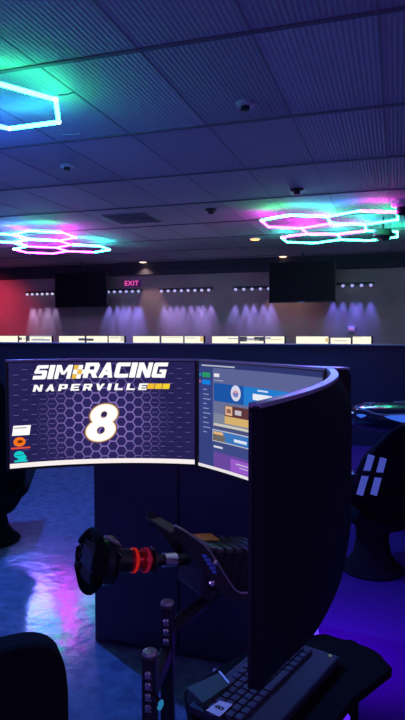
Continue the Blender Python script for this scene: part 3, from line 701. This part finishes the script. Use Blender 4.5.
for r in (-.12, .015, .14):
    arm = MB().tube([ax(0.000, .12, r), ax(0.040, .30, r)], .012, 8).build('pedal_arm', M['metal'], t)
    MB().box(ax(0.055, .30, r), (.06, .014, .11), frame((A+Vector((0, 0, -.35))).normalized()), .004).build('pedal_face', M['grey'], t)

# ------------------------------------------------------------------ keyboard stand, keyboard, small box
KZ = .745
K0 = at_z(340.5, 655.5, KZ+.02); K1 = at_z(284, 718, KZ+.02); kd = (K0-K1); kd.z = 0; kd.normalize(); kn = Vector((-kd.y, kd.x, 0))   # kn: towards the driver's monitors
kL, kW = .345, .175
kc = K0 - kd*kL/2 + kn*kW/2
t = thing('keyboard_stand', 'black tray on a post carrying the keyboard under the right monitor', 'tray', (*pl(.36, 1.47).xy, 0))
e_ = [at_z(325, 634, KZ), at_z(368, 647, KZ), at_z(379, 653.5, KZ), at_z(392, 668, KZ)]
tr = [e_[0], e_[1], e_[2], e_[3], e_[3]-kd*.16+kn*.03, at_z(300, 765, KZ), at_z(196, 752, KZ), at_z(184, 692, KZ), at_z(219, 668, KZ), K0+kn*.19]
mb = MB(); mb.prism([Vector((p.x, p.y, KZ-.02)) for p in tr], (0, 0, .02)); mb.build('tray', M['rubber'], t)
pc = pl(.365, 1.46)
MB().tube([(pc.x, pc.y, .02), (pc.x, pc.y, KZ-.02)], .025, 14).build('post', M['rubber'], t, smooth=True)
MB().lathe([(.17, 0), (.17, .015), (.03, .03)], (pc.x, pc.y, 0), n=24).build('foot', M['rubber'], t, smooth=True)
lz = at_d(345, 717.5, 1.433)
MB().lathe([(.012, 0), (.012, .004), (.004, .009)], lz, Matrix((pl(1, 0), Vector((0, 0, 1)), pl(0, -1))).transposed(), n=16).build('indicator_light', glow(rgb(95, 40, 250), 1.0), t, smooth=True)
t = thing('keyboard', 'dark keyboard with a white number label under the right monitor', 'keyboard', (kc.x, kc.y, KZ))
KF = Matrix((kd, kn, Vector((0, 0, 1)))).transposed()
MB().box(kc+Vector((0, 0, .009-.02+.0)) if False else Vector((kc.x, kc.y, KZ+.009)), (kL, kW, .018), KF, .005).build('case', M['board'], t)
def kp(x, y, z): q = K0 - kd*x + kn*y; return Vector((q.x, q.y, KZ+z))
for r in range(5):
    nk = 14
    for c in range(nk):
        if r == 0 and 4 < c < 9:
            if c == 5: MB().box(kp(.03+.0225*6.5, .068, .021), (.085, .016, .008), KF, .002).build('space_bar', M['key'], t)
            continue
        MB().box(kp(.03+.0225*c+.003*(r % 2), .068+.0195*r, .021), (.0185, .0155, .008), KF, .0025).build('key', M['key'], t)
q = [at_z(u, v, KZ+.0265) for u, v in ((206, 710.5), (219.6, 701), (232.5, 704.5), (219.6, 717))]
lab = MB().prism(q, (0, 0, .001)).build('number_label', M['white'], t); lab['label'] = 'white paper label with a black number'
V, F, tw, th = text2d('8', 1, .03); o_ = (q[0]+q[1]+q[2]+q[3])/4; ex = (q[1]-q[0]); ey = (q[0]-q[3])
exn, eyn = ex.normalized(), ey.normalized()
mb = MB(); mb.add([o_ + exn*((x-tw/2)*.022) + eyn*((y-th/2)*.026) + Vector((0, 0, .0014)) for x, y in V], F); mb.build('number', M['ink'], lab)
MB().lathe([(.004, 0), (.004, .002)], kp(.012, .02, .018), n=12).build('status_light', glow(rgb(120, 150, 130), .5), t)
t = thing('desk_box', 'small dark green box with a pale edge left of the keyboard', 'box', at_z(211, 687, KZ))
q = [at_z(u, v, KZ+.03) for u, v in ((187, 687.5), (219.5, 672.5), (229.5, 684.2), (203, 703))]
MB().prism([Vector((p.x, p.y, KZ)) for p in q], (0, 0, .03)).build('case', M['green'], t)
MB().tube([q[1]+Vector((0, 0, .001)), q[2]+Vector((0, 0, .001))], .0028, 8).build('edge_trim', M['edge'], t, smooth=True)
p = at_d(160.5, 705, 1.40); t = thing('teal_toggle', 'small teal lit toggle beside the lower bolted upright', 'switch', p)
fA = Vector((f2.x, f2.y, p.z))
MB().tube([fA+(p-fA).normalized()*.032, p], .008, 8).build('bracket', M['metal'], t)
MB().lathe([(.004, -.012), (.006, -.008), (.007, .004), (.004, .012)], p, frame(Vector((0, 1, 0)), Vector((.35, 0, 1))), n=12).build('lever', glow(rgb(40, 120, 170), .9), t, smooth=True)

# ------------------------------------------------------------------ seats
def shell(pts_fn, nu, nv, thick):                          # a curved padded shell: pts_fn(u, v) with u -1..1, v 0..1
    bm = bmesh.new(); G = [[bm.verts.new(pts_fn(-1+2*i/nu, j/nv)) for i in range(nu+1)] for j in range(nv+1)]
    for j in range(nv):
        for i in range(nu): bm.faces.new((G[j][i], G[j][i+1], G[j+1][i+1], G[j+1][i]))
    bmesh.ops.recalc_face_normals(bm, faces=bm.faces[:]); bmesh.ops.solidify(bm, geom=bm.faces[:], thickness=thick)
    bm.verts.index_update(); mb = MB(); mb.add([v.co.copy() for v in bm.verts], [[v.index for v in f.verts] for f in bm.faces]); bm.free(); return mb
def round_sub(o, lv=1):
    m = o.modifiers.new('soft', 'SUBSURF'); m.levels = lv; m.render_levels = lv; return o
def racing_seat(loc, rz, label, top=1.27, low=.36):        # faces local +y
    t = thing('racing_seat', label, 'racing seat', loc, rz, 'black racing seats')
    def back(u, v):
        wd = (.22+.05*math.sin(PI*min(1, v*1.5))) * (1 if v < .72 else 1-.42*sm((v-.72)/.28))
        if v > .94: wd *= 1-.25*sm((v-.94)/.06)
        if v < .12: wd *= .72+.28*sm(v/.12)
        return (wd*u, -.22-.20*v+.13*abs(u)**2.5*(1 if v < .7 else .35), low+(top-low)*v)
    round_sub(shell(back, 10, 14, .07).build('backrest', M['fabric'], t, True, True))
    def seat(u, v): return ((.235+.02*v)*u, -.26+.52*v, .37+.06*v+.10*abs(u)**3)
    round_sub(shell(seat, 10, 6, .09).build('seat_cushion', M['fabric'], t, True, True))
    MB().lathe([(.03, .02), (.17, .03), (.12, .10), (.10, .20), (.11, .33)], (0, -.04, 0), n=24).build('pedestal', M['rubber'], t, True, True)
    MB().lathe([(.19, 0), (.20, .012), (.18, .03)], (0, -.04, 0), n=24).build('foot', M['rubber'], t, True, True)
    return t
# left neighbour: dark seat by the picture's left edge, standing on the floor
sl = pl(-1.53, 4.32)
racing_seat(sl, YAW+PI*.06, 'black racing seat at the left edge beside the left curved monitor', 1.25, .2)
# right neighbour: seat beyond the right monitor, light on its harness straps put in as glow
sr = pl(1.06, 3.78, .004)
rs_ = racing_seat(sr, YAW+PI*.12, 'black racing seat with two pale blue straps drawn as glowing right of the right monitor', .98)
fwd = -pl(0, 1)
def sp_(u, v, D=3.36): return at_d(u, v, D)
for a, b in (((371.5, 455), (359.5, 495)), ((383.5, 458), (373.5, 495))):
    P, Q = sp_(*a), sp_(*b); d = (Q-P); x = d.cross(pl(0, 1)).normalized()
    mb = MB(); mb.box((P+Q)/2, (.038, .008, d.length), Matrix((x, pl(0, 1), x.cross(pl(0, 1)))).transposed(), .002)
    st = mb.build('glow_strap', glow(rgb(66, 76, 172), 1), rs_); st['label'] = 'pale blue strap with painted-in glow'
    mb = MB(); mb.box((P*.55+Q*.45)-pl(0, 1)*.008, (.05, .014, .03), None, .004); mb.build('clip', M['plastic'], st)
# glossy dark body of the neighbouring cockpit, with a windscreen strut
cb_ = at_d(400, 415, 4.6)
t = thing('cockpit_shell', 'glossy black cockpit shell with blue highlights at the right edge', 'cockpit', (*pl(1.75, 4.65).xy, .004))
secs = [(-.62, .10, .05, -.02), (-.55, .20, .085, -.01), (-.35, .27, .11, -.02), (-.05, .30, .13, -.045), (.3, .30, .14, -.02), (.7, .28, .14, .02), (1.0, .2, .1, .03)]
V = []; n = 20
for X, wy, hz, dz in secs:
    for j in range(n):
        a = 2*PI*j/n; V.append(pl(1.75+X, 4.65+wy*math.copysign(abs(math.cos(a))**.8, math.cos(a)), .87+dz+hz*math.copysign(abs(math.sin(a))**.8, math.sin(a))))
F = [[i*n+j, i*n+(j+1) % n, (i+1)*n+(j+1) % n, (i+1)*n+j] for i in range(len(secs)-1) for j in range(n)] + [list(range(n)), [(len(secs)-1)*n+j for j in range(n)][::-1]]
mb = MB(); mb.add(V, F); body = mb.build('body', M['gloss'], t, smooth=True); round_sub(body, 2)
MB().tube([at_d(355, 407, 4.35), at_d(366, 410.5, 4.32), at_d(376, 414, 4.3), at_d(386, 415.5, 4.3), at_d(405, 414.5, 4.3), at_d(425, 413, 4.3)], .008, 8).build('rim', M['edge'], t, smooth=True)
MB().tube([at_d(364, 403.5, 4.6), at_d(375, 402.5, 4.6)], .006, 8).build('strut', M['grey'], t); MB().tube([at_d(369, 403, 4.6), at_d(378, 414, 4.45)], .007, 8).build('strut', M['grey'], t)
MB().tube([at_d(394, 402, 4.6), at_d(425, 401.5, 4.6)], .006, 8).build('grab_bar', M['edge'], t)
AC = glow(rgb(58, 104, 228), 1)  # blue highlights of the glossy body put in as glowing tubes
MB().tube([at_d(384, 416, 4.30), at_d(392, 417.2, 4.30), at_d(405, 419, 4.30), at_d(425, 420, 4.30)], .03, 10, rs=[.004, .018, .030, .030]).build('highlight_glow', AC, t, smooth=True)
MB().tube([at_d(357, 415, 4.28), at_d(361, 416, 4.28), at_d(366, 415.5, 4.28)], .01, 10, rs=[.006, .014, .004]).build('highlight_glow', AC, t, smooth=True)
MB().box(pl(1.75, 4.7, .39+.004), (.5, .3, .77), frame(pl(0, 1)), .02).build('pedestal', M['plastic'], t)
# near office chair, its back cut by the lower left corner
ch = pl(-.44, .96)
t = thing('office_chair', 'black chair with rounded back in the lower left corner', 'chair', ch, YAW+math.radians(24)+PI)
out = []; W2, HT = .215, 1.005
for i in range(48):
    a = 2*PI*i/48; c_, s_ = math.cos(a), math.sin(a)
    out.append(Vector((W2*math.copysign(abs(c_)**.42, c_), -.04, .69+.265*math.copysign(abs(s_)**.28, s_)-.03*math.copysign(abs(c_)**.42, c_))))
mb = MB(); mb.prism(out, (0, .075, 0)); bk = mb.build('backrest', M['fabric'], t, False, True)
bv = bk.modifiers.new('round', 'BEVEL'); bv.width = .018; bv.segments = 3; bv.limit_method = 'ANGLE'
MB().box((0, .27, .44), (.46, .46, .09), bev=.04).build('seat_cushion', M['fabric'], t, True, True)
MB().tube([(0, -.03, .62), (0, -.08, .5), (0, .0, .41), (0, .2, .39)], .022, 10).build('back_support', M['metal'], t, True, True)
MB().tube([(0, .25, .08), (0, .25, .40)], .028, 14).build('gas_lift', M['metal'], t, True, True)
for i in range(5):
    a = 2*PI*i/5+.3; e = (.28*math.cos(a), .25+.28*math.sin(a))
    l = MB().tube([(0, .25, .10), (e[0], e[1], .07)], .02, 8).build('base_leg', M['plastic'], t, True, True)
    MB().lathe([(.02, -.012), (.028, -.01), (.028, .01), (.02, .012)], (e[0], e[1], .028), Matrix(((0, 0, 1), (1, 0, 0), (0, 1, 0))), n=14).build('caster', M['rubber'], l, True, True)

mt_ = [pl(.46, 1.95), pl(2.4, 1.4), pl(4.6, 7.2), pl(1.25, 8.3)]  # rough sheet added over the floor, its purple standing in for violet light
tag(MB().prism([Vector((p.x, p.y, .0)) for p in mt_], (0, 0, .003)).build('tinted_sheet', pbr('violet tinted sheet', (.045, .018, .13, 1), .95, noise=150, bump=.2, spec=.03)), 'dark sheet added on the floor right of the curved monitors, violet light put into its colour', 'tinted_sheet')
# ------------------------------------------------------------------ purple floor light between the rigs
u0 = pl(.50, 2.78); u1 = pl(.475, 2.52)
t = thing('floor_light', 'violet light strip on the floor behind the right monitor', 'floor light', (u0+u1)/2)
MB().box((u0+u1)/2+Vector((0, 0, .03)), (.05, (u1-u0).length, .06), frame(u1-u0), .008).build('housing', M['plastic'], t)
MB().box((u0+u1)/2+Vector((0, 0, .064)), (.03, (u1-u0).length*.9, .008), frame(u1-u0)).build('diffuser', glow((.22, .02, 1, 1), 3), t)
lamp('violet_floor_beam', 'SPOT', (u0+u1)/2+Vector((0, 0, .62)), (.22, .0, 1), 60, .1, pl(.80, 2.85, 0), 2.0, 1.0)
